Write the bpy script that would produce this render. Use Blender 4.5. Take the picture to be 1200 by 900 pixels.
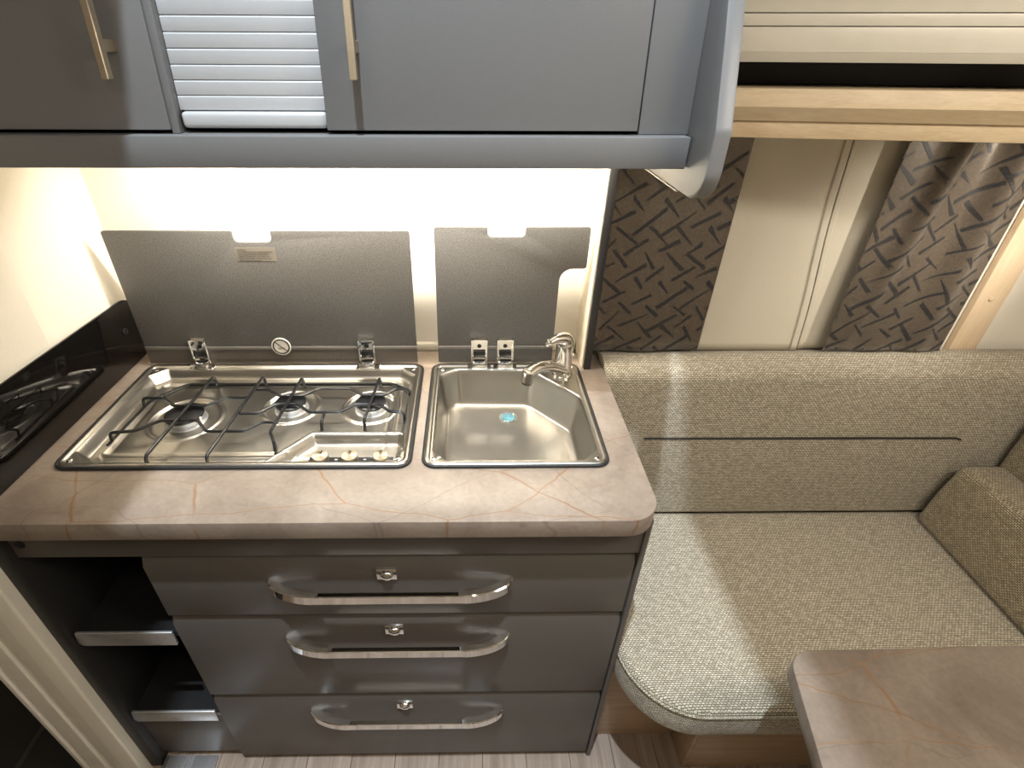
import bpy, bmesh, math, random
import numpy as np
from mathutils import Vector, Matrix

random.seed(7)
scene = bpy.context.scene
for o in list(bpy.data.objects):
    bpy.data.objects.remove(o)
COL = scene.collection

# ------------------------------------------------------------------ camera
PITCH, YAW, ROLL = 0.5784, 0.0159, 0.0053
cam_data = bpy.data.cameras.new('camera')
cam_data.sensor_width = 36.0
cam_data.lens = 612.2 / 1200 * 36.0
cam_data.shift_x = (600 - 557.9) / 1200
cam_data.clip_start = 0.02
cam = bpy.data.objects.new('camera', cam_data)
COL.objects.link(cam)
fw = Vector((math.sin(YAW) * math.cos(PITCH), math.cos(YAW) * math.cos(PITCH), -math.sin(PITCH)))
ri = Vector((math.cos(YAW), -math.sin(YAW), 0))
up = ri.cross(fw)
ri2 = ri * math.cos(ROLL) + up * math.sin(ROLL)
up2 = up * math.cos(ROLL) - ri * math.sin(ROLL)
M = Matrix((ri2, up2, -fw)).transposed().to_4x4()
M.translation = Vector((0.0874, -0.5822, 1.5448))
cam.matrix_world = M
scene.camera = cam

# ------------------------------------------------------------------ world, lights, exposure
world = bpy.data.worlds.new('world')
scene.world = world
world.use_nodes = True
bg = world.node_tree.nodes['Background']
bg.inputs[0].default_value = (0.80, 0.88, 1.0, 1)
bg.inputs[1].default_value = 0.5

def lamp(name, kind, loc, energy, color, rot=(0, 0, 0), **kw):
    d = bpy.data.lights.new(name, kind)
    d.energy = energy
    d.color = color
    for k, v in kw.items():
        setattr(d, k, v)
    o = bpy.data.objects.new(name, d)
    COL.objects.link(o)
    o.location = loc
    o.rotation_euler = rot
    return o

WARM = (1.0, 0.91, 0.79)
COOL = (0.80, 0.90, 1.0)
# lamp of the hall outside, shining down through the open roof hatch
lamp('hall_lamp', 'POINT', (0.03, -0.55, 3.35), 335, COOL, shadow_soft_size=0.025)
# warm ceiling lights of the caravan
lamp('ceiling_light_dinette', 'AREA', (1.0, -0.50, 1.93), 13.0, WARM, shape='RECTANGLE', size=0.7, size_y=0.2)
lamp('ceiling_light_aisle', 'AREA', (-0.15, -0.66, 1.93), 4.5, WARM, shape='RECTANGLE', size=0.9, size_y=0.2)
# LED strip below the wall cabinet
lamp('led_strip_light', 'AREA', (-0.09, 0.43, 1.383), 12.0, (1.0, 0.93, 0.82), rot=(0.6, 0, 0), shape='RECTANGLE', size=0.82, size_y=0.02)
# reading spot at the dinette corner
lamp('reading_spot', 'SPOT', (1.32, 0.12, 1.43), 17.0, WARM, rot=Vector((-0.15, 0.38, -0.20)).to_track_quat('-Z', 'Y').to_euler(), spot_size=1.25, spot_blend=0.8, shadow_soft_size=0.02)

scene.view_settings.view_transform = 'Standard'
scene.view_settings.look = 'None'
scene.view_settings.gamma = 1.0
scene.view_settings.use_curve_mapping = False
scene.view_settings.exposure = 0.0
scene.cycles.blur_glossy = 0.2

# ------------------------------------------------------------------ helpers
WORLD0 = {}

def lin(r, g, b):
    f = lambda c: (c / 255 / 12.92) if c / 255 <= 0.04045 else ((c / 255 + 0.055) / 1.055) ** 2.4
    return (f(r), f(g), f(b), 1.0)

def tag(o, label, cat, group=None, kind=None):
    if label: o['label'] = label
    if cat: o['category'] = cat
    if group: o['group'] = group
    if kind: o['kind'] = kind
    return o

def thing(name, loc, label, cat, group=None):
    o = bpy.data.objects.new(name, None)
    o.empty_display_size = 0.05
    COL.objects.link(o)
    o.location = loc
    WORLD0[o.name] = Vector(loc)
    return tag(o, label, cat, group)

def mobj(name, verts, faces, mat, parent=None, smooth=False, uv=None, mats=None, midx=None, recalc=True):
    vs = np.array([tuple(v) for v in verts], dtype=float)
    c = Vector(((vs[:, 0].min() + vs[:, 0].max()) / 2, (vs[:, 1].min() + vs[:, 1].max()) / 2, vs[:, 2].min()))
    me = bpy.data.meshes.new(name)
    me.from_pydata([(v[0] - c.x, v[1] - c.y, v[2] - c.z) for v in vs], [], [tuple(f) for f in faces])
    for m in (mats or [mat]):
        me.materials.append(m)
    if midx:
        me.polygons.foreach_set('material_index', midx)
    if recalc:
        bm = bmesh.new(); bm.from_mesh(me)
        bmesh.ops.recalc_face_normals(bm, faces=bm.faces)
        bm.to_mesh(me); bm.free()
    if smooth:
        me.polygons.foreach_set('use_smooth', [True] * len(me.polygons))
    if uv:
        ul = me.uv_layers.new(name='UVMap')
        for p in me.polygons:
            n = p.normal
            a = max(range(3), key=lambda i: abs(n[i]))
            for li in p.loop_indices:
                w = vs[me.loops[li].vertex_index]
                ul.data[li].uv = ((w[0], w[1]) if a == 2 else (w[0], w[2]) if a == 1 else (w[1], w[2]))
    o = bpy.data.objects.new(name, me)
    COL.objects.link(o)
    WORLD0[o.name] = c
    if parent is not None:
        o.parent = parent
        o.location = c - WORLD0[parent.name]
    else:
        o.location = c
    if smooth == 'auto':
        autosmooth(o)
    return o

def autosmooth(o, ang=0.6):
    me = o.data
    bm = bmesh.new(); bm.from_mesh(me)
    for e in bm.edges:
        if len(e.link_faces) == 2 and e.calc_face_angle(0) > ang:
            e.smooth = False
    bm.to_mesh(me); bm.free()

def from_bm(name, bm, mat, parent=None, smooth=False, **kw):
    bm.verts.ensure_lookup_table()
    bm.verts.index_update()
    v = [tuple(x.co) for x in bm.verts]
    f = [[x.index for x in p.verts] for p in bm.faces]
    bm.free()
    return mobj(name, v, f, mat, parent, smooth, **kw)

def bm_box(bm, x0, x1, y0, y1, z0, z1, bev=0.0, seg=2):
    r = bmesh.ops.create_cube(bm, size=1.0)
    for v in r['verts']:
        v.co = Vector((x0 + (v.co.x + .5) * (x1 - x0), y0 + (v.co.y + .5) * (y1 - y0), z0 + (v.co.z + .5) * (z1 - z0)))
    if bev > 0:
        es = {e for v in r['verts'] for e in v.link_edges}
        bmesh.ops.bevel(bm, geom=list(es), offset=bev, segments=seg, affect='EDGES', profile=0.5)

def box(name, x0, x1, y0, y1, z0, z1, mat, parent=None, bev=0.0, seg=2, shear=0.0, z_s=0.0, **kw):
    bm = bmesh.new()
    bm_box(bm, x0, x1, y0, y1, z0, z1, bev, seg)
    if shear:
        for v in bm.verts:
            v.co.y += (v.co.z - z_s) * shear
    return from_bm(name, bm, mat, parent, smooth='auto' if bev else False, **kw)

def rpoly(pts, r, seg=6):
    """round the corners of a closed 2-D polygon; r is one radius or one per corner"""
    n = len(pts); out = []
    for i in range(n):
        p = Vector(pts[i]); a = Vector(pts[i - 1]); b = Vector(pts[(i + 1) % n])
        rr = r[i] if isinstance(r, (list, tuple)) else r
        if rr <= 0:
            out.append((p.x, p.y)); continue
        u = (a - p).normalized(); w = (b - p).normalized()
        ang = u.angle(w)
        t = min(rr / math.tan(ang / 2), (a - p).length * .49, (b - p).length * .49)
        rr2 = t * math.tan(ang / 2)
        c = p + (u + w).normalized() * (rr2 / math.sin(ang / 2))
        s = p + u * t; e = p + w * t
        a0 = math.atan2(s.y - c.y, s.x - c.x); a1 = math.atan2(e.y - c.y, e.x - c.x)
        d = (a1 - a0 + math.pi) % (2 * math.pi) - math.pi
        for k in range(seg + 1):
            q = a0 + d * k / seg
            out.append((c.x + rr2 * math.cos(q), c.y + rr2 * math.sin(q)))
    return out

def prism(name, poly, axis, a, b, mat, parent=None, bev=0.0, holes=(), smooth=False, **kw):
    """extrude a 2-D polygon (with holes) along an axis from a to b"""
    def P(u, v, w):
        return {'x': (w, u, v), 'y': (u, w, v), 'z': (u, v, w)}[axis]
    bm = bmesh.new()
    es = []
    for loop in [poly] + list(holes):
        vs = [bm.verts.new(P(u, v, a)) for u, v in loop]
        es += [bm.edges.new((vs[i], vs[(i + 1) % len(vs)])) for i in range(len(vs))]
    if holes:
        bmesh.ops.triangle_fill(bm, edges=es, use_beauty=True, use_dissolve=False)
    else:
        bm.faces.new([e.verts[0] for e in es])
    fs = list(bm.faces)
    r = bmesh.ops.extrude_face_region(bm, geom=fs)
    d = Vector(P(0, 0, b - a)) if axis != 'z' else Vector((0, 0, b - a))
    if axis == 'x': d = Vector((b - a, 0, 0))
    if axis == 'y': d = Vector((0, b - a, 0))
    for g in r['geom']:
        if isinstance(g, bmesh.types.BMVert):
            g.co += d
    bmesh.ops.recalc_face_normals(bm, faces=bm.faces)
    if bev > 0:
        ee = [e for e in bm.edges if len(e.link_faces) == 2 and e.calc_face_angle(0) > 1.2]
        bmesh.ops.bevel(bm, geom=ee, offset=bev, segments=2, affect='EDGES', profile=0.5)
    return from_bm(name, bm, mat, parent, smooth='auto' if (smooth or bev) else False, **kw)

def fillet_path(pts, r, seg=4):
    pts = [Vector(p) for p in pts]
    out = [pts[0]]
    for i in range(1, len(pts) - 1):
        p, a, b = pts[i], pts[i - 1], pts[i + 1]
        u = (a - p); w = (b - p)
        t = min(r, u.length * .45, w.length * .45)
        s = p + u.normalized() * t; e = p + w.normalized() * t
        for k in range(seg + 1):
            q = k / seg
            out.append(s * (1 - q) ** 2 + p * 2 * q * (1 - q) + e * q * q)
    out.append(pts[-1])
    return out

def tube_geo(pts, r, n=8, closed=False, vbase=0):
    pts = [Vector(p) for p in pts]
    N = len(pts)
    rad = r if isinstance(r, (list, tuple)) else [r] * N
    T = []
    for i in range(N):
        if closed:
            t = pts[(i + 1) % N] - pts[i - 1]
        else:
            t = pts[min(i + 1, N - 1)] - pts[max(i - 1, 0)]
        T.append(t.normalized())
    nrm = T[0].orthogonal().normalized()
    V, F = [], []
    for i in range(N):
        if i:
            nrm = (nrm - T[i] * nrm.dot(T[i]))
            nrm = nrm.normalized() if nrm.length > 1e-6 else T[i].orthogonal().normalized()
        b = T[i].cross(nrm)
        for k in range(n):
            a = 2 * math.pi * k / n
            V.append(pts[i] + (nrm * math.cos(a) + b * math.sin(a)) * rad[i])
    m = N if closed else N - 1
    for i in range(m):
        j = (i + 1) % N
        for k in range(n):
            l = (k + 1) % n
            F.append([vbase + i * n + k, vbase + i * n + l, vbase + j * n + l, vbase + j * n + k])
    if not closed:
        F.append([vbase + k for k in range(n)])
        F.append([vbase + (N - 1) * n + k for k in range(n)])
    return V, F

def tubes(name, paths, r, mat, parent=None, n=8, closed=False, **kw):
    V, F = [], []
    for p in paths:
        v, f = tube_geo(p, r, n, closed, len(V))
        V += v; F += f
    return mobj(name, V, F, mat, parent, smooth='auto', **kw)

def lathe(name, prof, c, mat, parent=None, n=40, axis='z', **kw):
    """profile of (radius, height) turned about an axis through c"""
    V, F = [], []
    cx, cy, cz = c
    for r, h in prof:
        for k in range(n):
            a = 2 * math.pi * k / n
            u, v = r * math.cos(a), r * math.sin(a)
            V.append((cx + u, cy + v, cz + h) if axis == 'z' else (cx + u, cy + h, cz + v) if axis == 'y' else (cx + h, cy + u, cz + v))
    for i in range(len(prof) - 1):
        for k in range(n):
            l = (k + 1) % n
            F.append([i * n + k, i * n + l, (i + 1) * n + l, (i + 1) * n + k])
    F.append(list(range(n)))
    F.append([(len(prof) - 1) * n + k for k in range(n)])
    return mobj(name, V, F, mat, parent, smooth='auto', **kw)

def dup(o, parent, off):
    c = o.copy()
    COL.objects.link(c)
    c.parent = parent
    c.location = o.location + Vector(off)
    WORLD0[c.name] = WORLD0[o.name] + Vector(off)
    return c

# ------------------------------------------------------------------ materials
def new_mat(name):
    m = bpy.data.materials.new(name)
    m.use_nodes = True
    nt = m.node_tree
    b = nt.nodes['Principled BSDF']
    return m, nt, b

def N(nt, kind, **inp):
    n = nt.nodes.new(kind)
    for k, v in inp.items():
        if k in n.inputs:
            n.inputs[k].default_value = v
        else:
            try: setattr(n, k, v)
            except Exception: n.inputs[k.replace('_', ' ')].default_value = v
    return n

def coords(nt, kind='Object', scale=(1, 1, 1), rot=(0, 0, 0)):
    t = nt.nodes.new('ShaderNodeTexCoord')
    mp = nt.nodes.new('ShaderNodeMapping')
    mp.inputs['Scale'].default_value = scale
    mp.inputs['Rotation'].default_value = rot
    nt.links.new(t.outputs[kind], mp.inputs['Vector'])
    return mp.outputs[0]

def ramp(nt, fac, stops, interp='LINEAR'):
    r = nt.nodes.new('ShaderNodeValToRGB')
    r.color_ramp.interpolation = interp
    e = r.color_ramp.elements
    while len(e) < len(stops): e.new(0.5)
    for i, (p, c) in enumerate(stops):
        e[i].position = p
        e[i].color = c if len(c) == 4 else (*c, 1)
    nt.links.new(fac, r.inputs[0])
    return r.outputs[0]

def mix(nt, fac, a, b, blend='MIX'):
    m = nt.nodes.new('ShaderNodeMix')
    m.data_type = 'RGBA'
    m.blend_type = blend
    for sock, val in ((m.inputs[0], fac), (m.inputs[6], a), (m.inputs[7], b)):
        if hasattr(val, 'is_linked'): nt.links.new(val, sock)
        else: sock.default_value = val
    return m.outputs[2]

def math_n(nt, op, a, b=0.0):
    m = nt.nodes.new('ShaderNodeMath'); m.operation = op
    for i, v in enumerate((a, b)):
        if hasattr(v, 'is_linked'): nt.links.new(v, m.inputs[i])
        else: m.inputs[i].default_value = v
    return m.outputs[0]

def bump(nt, b, h, strength=0.2, dist=0.001):
    n = nt.nodes.new('ShaderNodeBump')
    n.inputs['Strength'].default_value = strength
    n.inputs['Distance'].default_value = dist
    nt.links.new(h, n.inputs['Height'])
    nt.links.new(n.outputs[0], b.inputs['Normal'])

def plain(name, col, rough=0.5, metal=0.0, noise=0.06, scale=60.0, spec=0.5, bmp=0.0, emit=None, coat=0.0):
    m, nt, b = new_mat(name)
    nz = N(nt, 'ShaderNodeTexNoise', Scale=scale, Detail=4.0)
    nt.links.new(coords(nt), nz.inputs['Vector'])
    lo = tuple(c * (1 - noise) for c in col[:3]); hi = tuple(min(1, c * (1 + noise)) for c in col[:3])
    nt.links.new(ramp(nt, nz.outputs[0], [(0.3, lo), (0.7, hi)]), b.inputs['Base Color'])
    b.inputs['Roughness'].default_value = rough
    b.inputs['Metallic'].default_value = metal
    b.inputs['Specular IOR Level'].default_value = spec
    b.inputs['Coat Weight'].default_value = coat
    if bmp: bump(nt, b, nz.outputs[0], bmp)
    if emit:
        b.inputs['Emission Color'].default_value = emit[0]
        b.inputs['Emission Strength'].default_value = emit[1]
    return m

CABINET = plain('grey_laminate', lin(112, 112, 112), 0.38, 0.0, 0.05, 900, 0.45, 0.03)
CABINET_SHADED = plain('grey_laminate_shaded', lin(88, 83, 78), 0.40, 0.0, 0.05, 900, 0.4, 0.03)  # base unit's grey with shade painted in, darker and browner against the cool beam
NICHE = plain('black_niche_laminate', lin(27, 26, 26), 0.5, 0, 0.05, 300)
CABINET_DARK = plain('dark_laminate', lin(46, 45, 44), 0.5, 0, 0.05, 300)
BLACK = plain('black_plastic', lin(22, 22, 22), 0.4, 0, 0.05, 100)
RUBBER = plain('black_rubber', lin(24, 24, 25), 0.55, 0, 0.05, 100)
ENAMEL = plain('black_enamel', lin(17, 18, 20), 0.35, 0, 0.05, 100)
CREAM = plain('cream_wall', lin(236, 226, 204), 0.55, 0, 0.02, 40)
CREAMWALL = plain('cream_wall_panel', lin(236, 230, 217), 0.6, 0, 0.02, 300, 0.3, 0.02)
CREAMGLOSS = plain('cream_lacquer', lin(224, 219, 204), 0.3, 0, 0.02, 40)
CEIL = plain('ceiling_panel', lin(235, 230, 220), 0.7, 0, 0.02, 40)
CHROME = plain('chrome', (0.86, 0.85, 0.83, 1), 0.06, 1.0, 0.01, 30)
ALU = plain('brushed_aluminium', lin(205, 205, 205), 0.40, 0.85, 0.05, 80)
SATIN = plain('satin_white_slat', lin(180, 181, 182), 0.34, 0.0, 0.02, 40)
BLACKGLASS = plain('black_glass', lin(14, 12, 11), 0.05, 0, 0.02, 10, 0.35, 0, None, 0.0)
WHITE = plain('white_print', lin(235, 230, 220), 0.5, 0, 0.02, 30)
HANDLE = plain('satin_nickel_handle', lin(178, 164, 142), 0.35, 0.7, 0.04, 200)
DARKFLOOR = plain('black_step_mat', lin(24, 24, 24), 0.7, 0, 0.15, 200)
BLUEMETAL = plain('blue_reflection_metal', lin(130, 190, 205), 0.15, 0.7, 0.1, 60)  # light-blue reflection on the drain plug painted into its metal colour
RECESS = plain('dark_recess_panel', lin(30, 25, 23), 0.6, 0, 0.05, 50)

def steel_mat():
    m, nt, b = new_mat('brushed_steel')
    nz = N(nt, 'ShaderNodeTexNoise', Scale=14.0, Detail=2.0)
    nt.links.new(coords(nt), nz.inputs['Vector'])
    nt.links.new(ramp(nt, nz.outputs[0], [(0.3, lin(178, 175, 168)), (0.7, lin(186, 183, 176))]), b.inputs['Base Color'])
    b.inputs['Metallic'].default_value = 1.0
    b.inputs['Roughness'].default_value = 0.30
    return m
STEEL = steel_mat()

def knob_mat():
    m, nt, b = new_mat('turned_metal')
    b.inputs['Base Color'].default_value = lin(196, 186, 168)
    b.inputs['Metallic'].default_value = 1.0
    b.inputs['Roughness'].default_value = 0.28
    b.inputs['Anisotropic'].default_value = 0.85
    t = nt.nodes.new('ShaderNodeTangent'); t.direction_type = 'RADIAL'; t.axis = 'Z'
    nt.links.new(t.outputs[0], b.inputs['Tangent'])
    return m
TURNED = knob_mat()

def stone_mat(name, seed=0.0, dark=1.0):
    m, nt, b = new_mat(name)
    co = coords(nt, 'Object')
    off = N(nt, 'ShaderNodeVectorMath', operation='ADD'); off.inputs[1].default_value = (seed, seed * .7, 0)
    nt.links.new(co, off.inputs[0]); co = off.outputs[0]
    n1 = N(nt, 'ShaderNodeTexNoise', Scale=7.0, Detail=8.0, Roughness=0.62, Distortion=0.6)
    nt.links.new(co, n1.inputs['Vector'])
    base = ramp(nt, n1.outputs[0], [(0.3, lin(120 * dark, 108 * dark, 98 * dark)), (0.5, lin(139 * dark, 127 * dark, 116 * dark)), (0.72, lin(153 * dark, 142 * dark, 131 * dark))])
    n2 = N(nt, 'ShaderNodeTexNoise', Scale=120.0, Detail=4.0)
    nt.links.new(co, n2.inputs['Vector'])
    base = mix(nt, 0.25, base, ramp(nt, n2.outputs[0], [(0.3, (0.3, 0.27, 0.24)), (0.7, (0.62, 0.58, 0.52))]), 'OVERLAY')
    # rust coloured veins: edges of stretched, slightly warped cells
    def veins(rot, sc, scale, width, seed2, col, amt, base):
        wn = N(nt, 'ShaderNodeTexNoise', Scale=9.0, Detail=3.0)
        nt.links.new(co, wn.inputs['Vector'])
        wm = N(nt, 'ShaderNodeMix'); wm.data_type = 'VECTOR'; wm.inputs[0].default_value = 0.035
        nt.links.new(co, wm.inputs[4]); nt.links.new(wn.outputs['Color'], wm.inputs[5])
        mp = N(nt, 'ShaderNodeMapping'); mp.inputs['Rotation'].default_value = (0, 0, rot)
        mp.inputs['Scale'].default_value = sc; mp.inputs['Location'].default_value = (seed2, seed2, 0)
        nt.links.new(wm.outputs[1], mp.inputs['Vector'])
        vo = N(nt, 'ShaderNodeTexVoronoi'); vo.feature = 'DISTANCE_TO_EDGE'; vo.voronoi_dimensions = '2D'
        vo.inputs['Scale'].default_value = scale
        nt.links.new(mp.outputs[0], vo.inputs['Vector'])
        line = ramp(nt, vo.outputs['Distance'], [(0.0, (1, 1, 1)), (width, (0, 0, 0))])
        n3 = N(nt, 'ShaderNodeTexNoise', Scale=7.0, Detail=2.0)
        nt.links.new(mp.outputs[0], n3.inputs['Vector'])
        msk = ramp(nt, n3.outputs[0], [(0.40, (0, 0, 0)), (0.55, (1, 1, 1))])
        f = math_n(nt, 'MULTIPLY', math_n(nt, 'MULTIPLY', line, msk), amt)
        return mix(nt, f, base, col)
    base = veins(0.8, (0.5, 1.5, 1), 4.2, 0.008, 1.7, lin(128, 92, 58), 0.9, base)
    base = veins(-0.4, (0.5, 1.5, 1), 3.6, 0.007, 4.1, lin(124, 92, 62), 0.85, base)
    base = veins(1.3, (0.6, 1.4, 1), 6.0, 0.008, 8.3, lin(92, 82, 72), 0.5, base)
    nt.links.new(base, b.inputs['Base Color'])
    b.inputs['Roughness'].default_value = 0.36
    bump(nt, b, n2.outputs[0], 0.04)
    return m
STONE = stone_mat('taupe_stone_laminate')
STONE_T = stone_mat('taupe_stone_table', 3.3, 0.88)

def wood_mat(name, a, bcol, axis='x', rough=0.45, scale=1.0):
    m, nt, b = new_mat(name)
    sc = {'x': (1.5, 26, 26), 'y': (26, 1.5, 26), 'z': (26, 26, 1.5)}[axis]
    nz = N(nt, 'ShaderNodeTexNoise', Scale=2.0 * scale, Detail=6.0, Roughness=0.6, Distortion=0.8)
    nt.links.new(coords(nt, 'Object', sc), nz.inputs['Vector'])
    n2 = N(nt, 'ShaderNodeTexNoise', Scale=9.0 * scale, Detail=3.0)
    nt.links.new(coords(nt, 'Object', tuple(s * (1 if s < 5 else 2) for s in sc)), n2.inputs['Vector'])
    c = ramp(nt, nz.outputs[0], [(0.3, a), (0.7, bcol)])
    c = mix(nt, 0.12, c, ramp(nt, n2.outputs[0], [(0.35, (0.2, 0.15, 0.1)), (0.65, (0.8, 0.75, 0.7))]), 'OVERLAY')
    oi = nt.nodes.new('ShaderNodeObjectInfo')
    v = ramp(nt, oi.outputs['Random'], [(0, (0.9, 0.9, 0.9)), (1, (1, 1, 1))])
    c = mix(nt, 1.0, c, v, 'MULTIPLY')
    nt.links.new(c, b.inputs['Base Color'])
    b.inputs['Roughness'].default_value = rough
    return m
OAK = wood_mat('light_oak_veneer', lin(204, 182, 148), lin(222, 203, 170), 'x')
OAKZ = wood_mat('pale_oak_strip', lin(216, 192, 160), lin(228, 208, 180), 'z')
BENCHWOOD = wood_mat('bench_base_wood', lin(160, 134, 106), lin(184, 158, 130), 'x')
PLANK = wood_mat('grey_brown_plank', lin(134, 118, 104), lin(172, 156, 142), 'y')

def fabric_mat(name, light, dark, fleck, period=0.0078):
    m, nt, b = new_mat(name)
    t = nt.nodes.new('ShaderNodeTexCoord')
    uv = t.outputs['UV']
    dn = N(nt, 'ShaderNodeTexNoise', Scale=220.0, Detail=2.0)
    nt.links.new(uv, dn.inputs['Vector'])
    ad = N(nt, 'ShaderNodeMix'); ad.data_type = 'VECTOR'
    ad.inputs[0].default_value = 0.0022
    nt.links.new(uv, ad.inputs[4]); nt.links.new(dn.outputs['Color'], ad.inputs[5])
    mp = N(nt, 'ShaderNodeMapping'); mp.inputs['Scale'].default_value = (1 / period, 1 / period, 1)
    nt.links.new(ad.outputs[1], mp.inputs['Vector'])
    br = N(nt, 'ShaderNodeTexBrick')
    br.offset = 0.5
    br.inputs['Color1'].default_value = (1, 1, 1, 1); br.inputs['Color2'].default_value = (0.55, 0.55, 0.55, 1)
    br.inputs['Mortar'].default_value = (0, 0, 0, 1)
    br.inputs['Scale'].default_value = 1.0
    br.inputs['Mortar Size'].default_value = 0.16
    br.inputs['Mortar Smooth'].default_value = 0.9
    br.inputs['Brick Width'].default_value = 0.95
    br.inputs['Row Height'].default_value = 0.55
    nt.links.new(mp.outputs[0], br.inputs['Vector'])
    nz = N(nt, 'ShaderNodeTexNoise', Scale=330.0, Detail=3.0)
    nt.links.new(uv, nz.inputs['Vector'])
    c = mix(nt, br.outputs['Color'], dark, light)
    fl = ramp(nt, nz.outputs[0], [(0.52, (0, 0, 0)), (0.66, (1, 1, 1))])
    c = mix(nt, math_n(nt, 'MULTIPLY', fl, 0.65), c, fleck)
    nt.links.new(c, b.inputs['Base Color'])
    b.inputs['Roughness'].default_value = 0.9
    b.inputs['Specular IOR Level'].default_value = 0.15
    b.inputs['Sheen Weight'].default_value = 0.15
    bump(nt, b, br.outputs['Color'], 0.7, 0.0015)
    return m
FABRIC = fabric_mat('woven_beige_upholstery', lin(228, 221, 202), lin(98, 88, 70), lin(150, 138, 112))
FABRIC_DARK = fabric_mat('woven_brown_upholstery', lin(204, 192, 164), lin(76, 67, 52), lin(134, 120, 94))

def cloth(name, a, c, rough, sheen, spec):
    m, nt, b = new_mat(name)
    t = nt.nodes.new('ShaderNodeTexCoord')
    thr = N(nt, 'ShaderNodeTexNoise', Scale=300.0, Detail=2.0)
    nt.links.new(t.outputs['Object'], thr.inputs['Vector'])
    nt.links.new(ramp(nt, thr.outputs[0], [(0.3, a), (0.7, c)]), b.inputs['Base Color'])
    b.inputs['Roughness'].default_value = rough
    b.inputs['Sheen Weight'].default_value = sheen
    b.inputs['Specular IOR Level'].default_value = spec
    b.inputs['Metallic'].default_value = 0.35
    return m
CURTAIN_PRINT = cloth('curtain_print', lin(44, 43, 45), lin(60, 59, 61), 0.4, 0.1, 0.6)
CURTAIN = cloth('brown_curtain_cloth', lin(88, 78, 67), lin(106, 95, 82), 0.27, 0.25, 1.0)
SHEER = plain('cream_blind_cloth', lin(208, 201, 184), 0.8, 0, 0.03, 500, 0.2)

def lid_mat():
    m, nt, b = new_mat('tinted_glass_lid')
    ck = N(nt, 'ShaderNodeTexChecker', Scale=420.0)
    nt.links.new(coords(nt, 'Object', (1, 1, 1), (0, 0.5, 0)), ck.inputs['Vector'])
    nz = N(nt, 'ShaderNodeTexNoise', Scale=450.0, Detail=2.0)
    nt.links.new(coords(nt), nz.inputs['Vector'])
    c = ramp(nt, nz.outputs[0], [(0.3, lin(72, 71, 70)), (0.7, lin(108, 107, 105))])
    c = mix(nt, 0.2, c, ck.outputs[0], 'OVERLAY')
    nt.links.new(c, b.inputs['Base Color'])
    b.inputs['Roughness'].default_value = 0.3
    tr = nt.nodes.new('ShaderNodeBsdfTransparent')
    tr.inputs[0].default_value = (0.9, 0.85, 0.8, 1)
    ms = nt.nodes.new('ShaderNodeMixShader'); ms.inputs[0].default_value = 0.16
    nt.links.new(b.outputs[0], ms.inputs[1]); nt.links.new(tr.outputs[0], ms.inputs[2])
    nt.links.new(ms.outputs[0], nt.nodes['Material Output'].inputs[0])
    return m
LID = lid_mat()
LID_BEAD = plain('lid_bead', lin(112, 108, 104), 0.3, 0, 0.03, 100)
LID_BAND = plain('lid_lower_band', lin(84, 77, 70), 0.3, 0, 0.05, 100)
LEDMAT = plain('led_diffuser', lin(255, 240, 215), 0.5, 0, 0.01, 10, 0.5, 0, ((1.0, 0.87, 0.68, 1), 6.0))
LAMPMAT = plain('lamp_diffuser', lin(255, 240, 215), 0.5, 0, 0.01, 10, 0.5, 0, ((1.0, 0.8, 0.56, 1), 3.0))

# ------------------------------------------------------------------ the room
XL, XR, YB, YF, ZC = -0.712, 1.62, 0.57, -1.7, 1.95
ZF = -0.036          # floor level (the worktop is at 0.90)
def struct(o, label=None):
    o['kind'] = 'structure'
    if label: o['label'] = label
    return o

floor = struct(box('floor', -1.9, XR + .05, YF - .05, YB + .05, ZF - .06, ZF - .004, CABINET_DARK))
# planks of the vinyl floor, laid along y, one mesh for all
pw, pl = 0.115, 0.85
bm = bmesh.new(); bm_box(bm, 0, pw - .0012, 0, pl - .0012, ZF - .004, ZF, 0.0006, 1)
first = None
px0 = -0.80
for i in range(21):
    for j in range(3):
        y = -1.68 + j * pl - (0.37 * i % 0.85) * 0.5
        if y > 0.56: continue
        if first is None:
            first = from_bm('floor_plank', bm, PLANK, floor, smooth=False)
            first.location += Vector((px0, y, 0)); base_loc = first.location - Vector((px0, y, 0))
        else:
            c = first.copy(); COL.objects.link(c)
            c.location = base_loc + Vector((px0 + i * pw, y, 0))
mat_floor = tag(box('step_mat', -1.5, -0.865, -1.2, 0.5, ZF, ZF + .006, DARKFLOOR, None, 0.002), 'black step mat on the floor beyond the pale door post', 'mat')
tag(box('step_edge', -1.09, -1.075, -1.0, 0.5, ZF + .006, ZF + .008, CABINET_DARK, mat_floor, 0.0005), None, None)

struct(box('wall_back', -1.9, XR + .05, YB, YB + .04, ZF, ZC, CREAMWALL))
struct(box('wall_right', XR, XR + .04, YF, YB, ZF, ZC, CREAMWALL))
struct(box('wall_front', -1.9, XR + .05, YF - .04, YF, ZF, ZC, CREAMWALL))
struct(box('wall_outer_left', -1.94, -1.9, YF, YB, ZF, ZC, CREAMWALL))
wl = struct(prism('wall_left', [(-0.855, ZF), (-0.743, ZF), (-0.743, 0.9), (XL, 0.9), (XL, ZC), (-0.855, ZC)], 'y', 0.032, YB, CREAMWALL))
# raised panel joint of the left partition
box('wall_panel', XL, XL + .0025, 0.02, 0.30, 1.06, 1.9, CREAMWALL, wl, 0.001)
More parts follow.
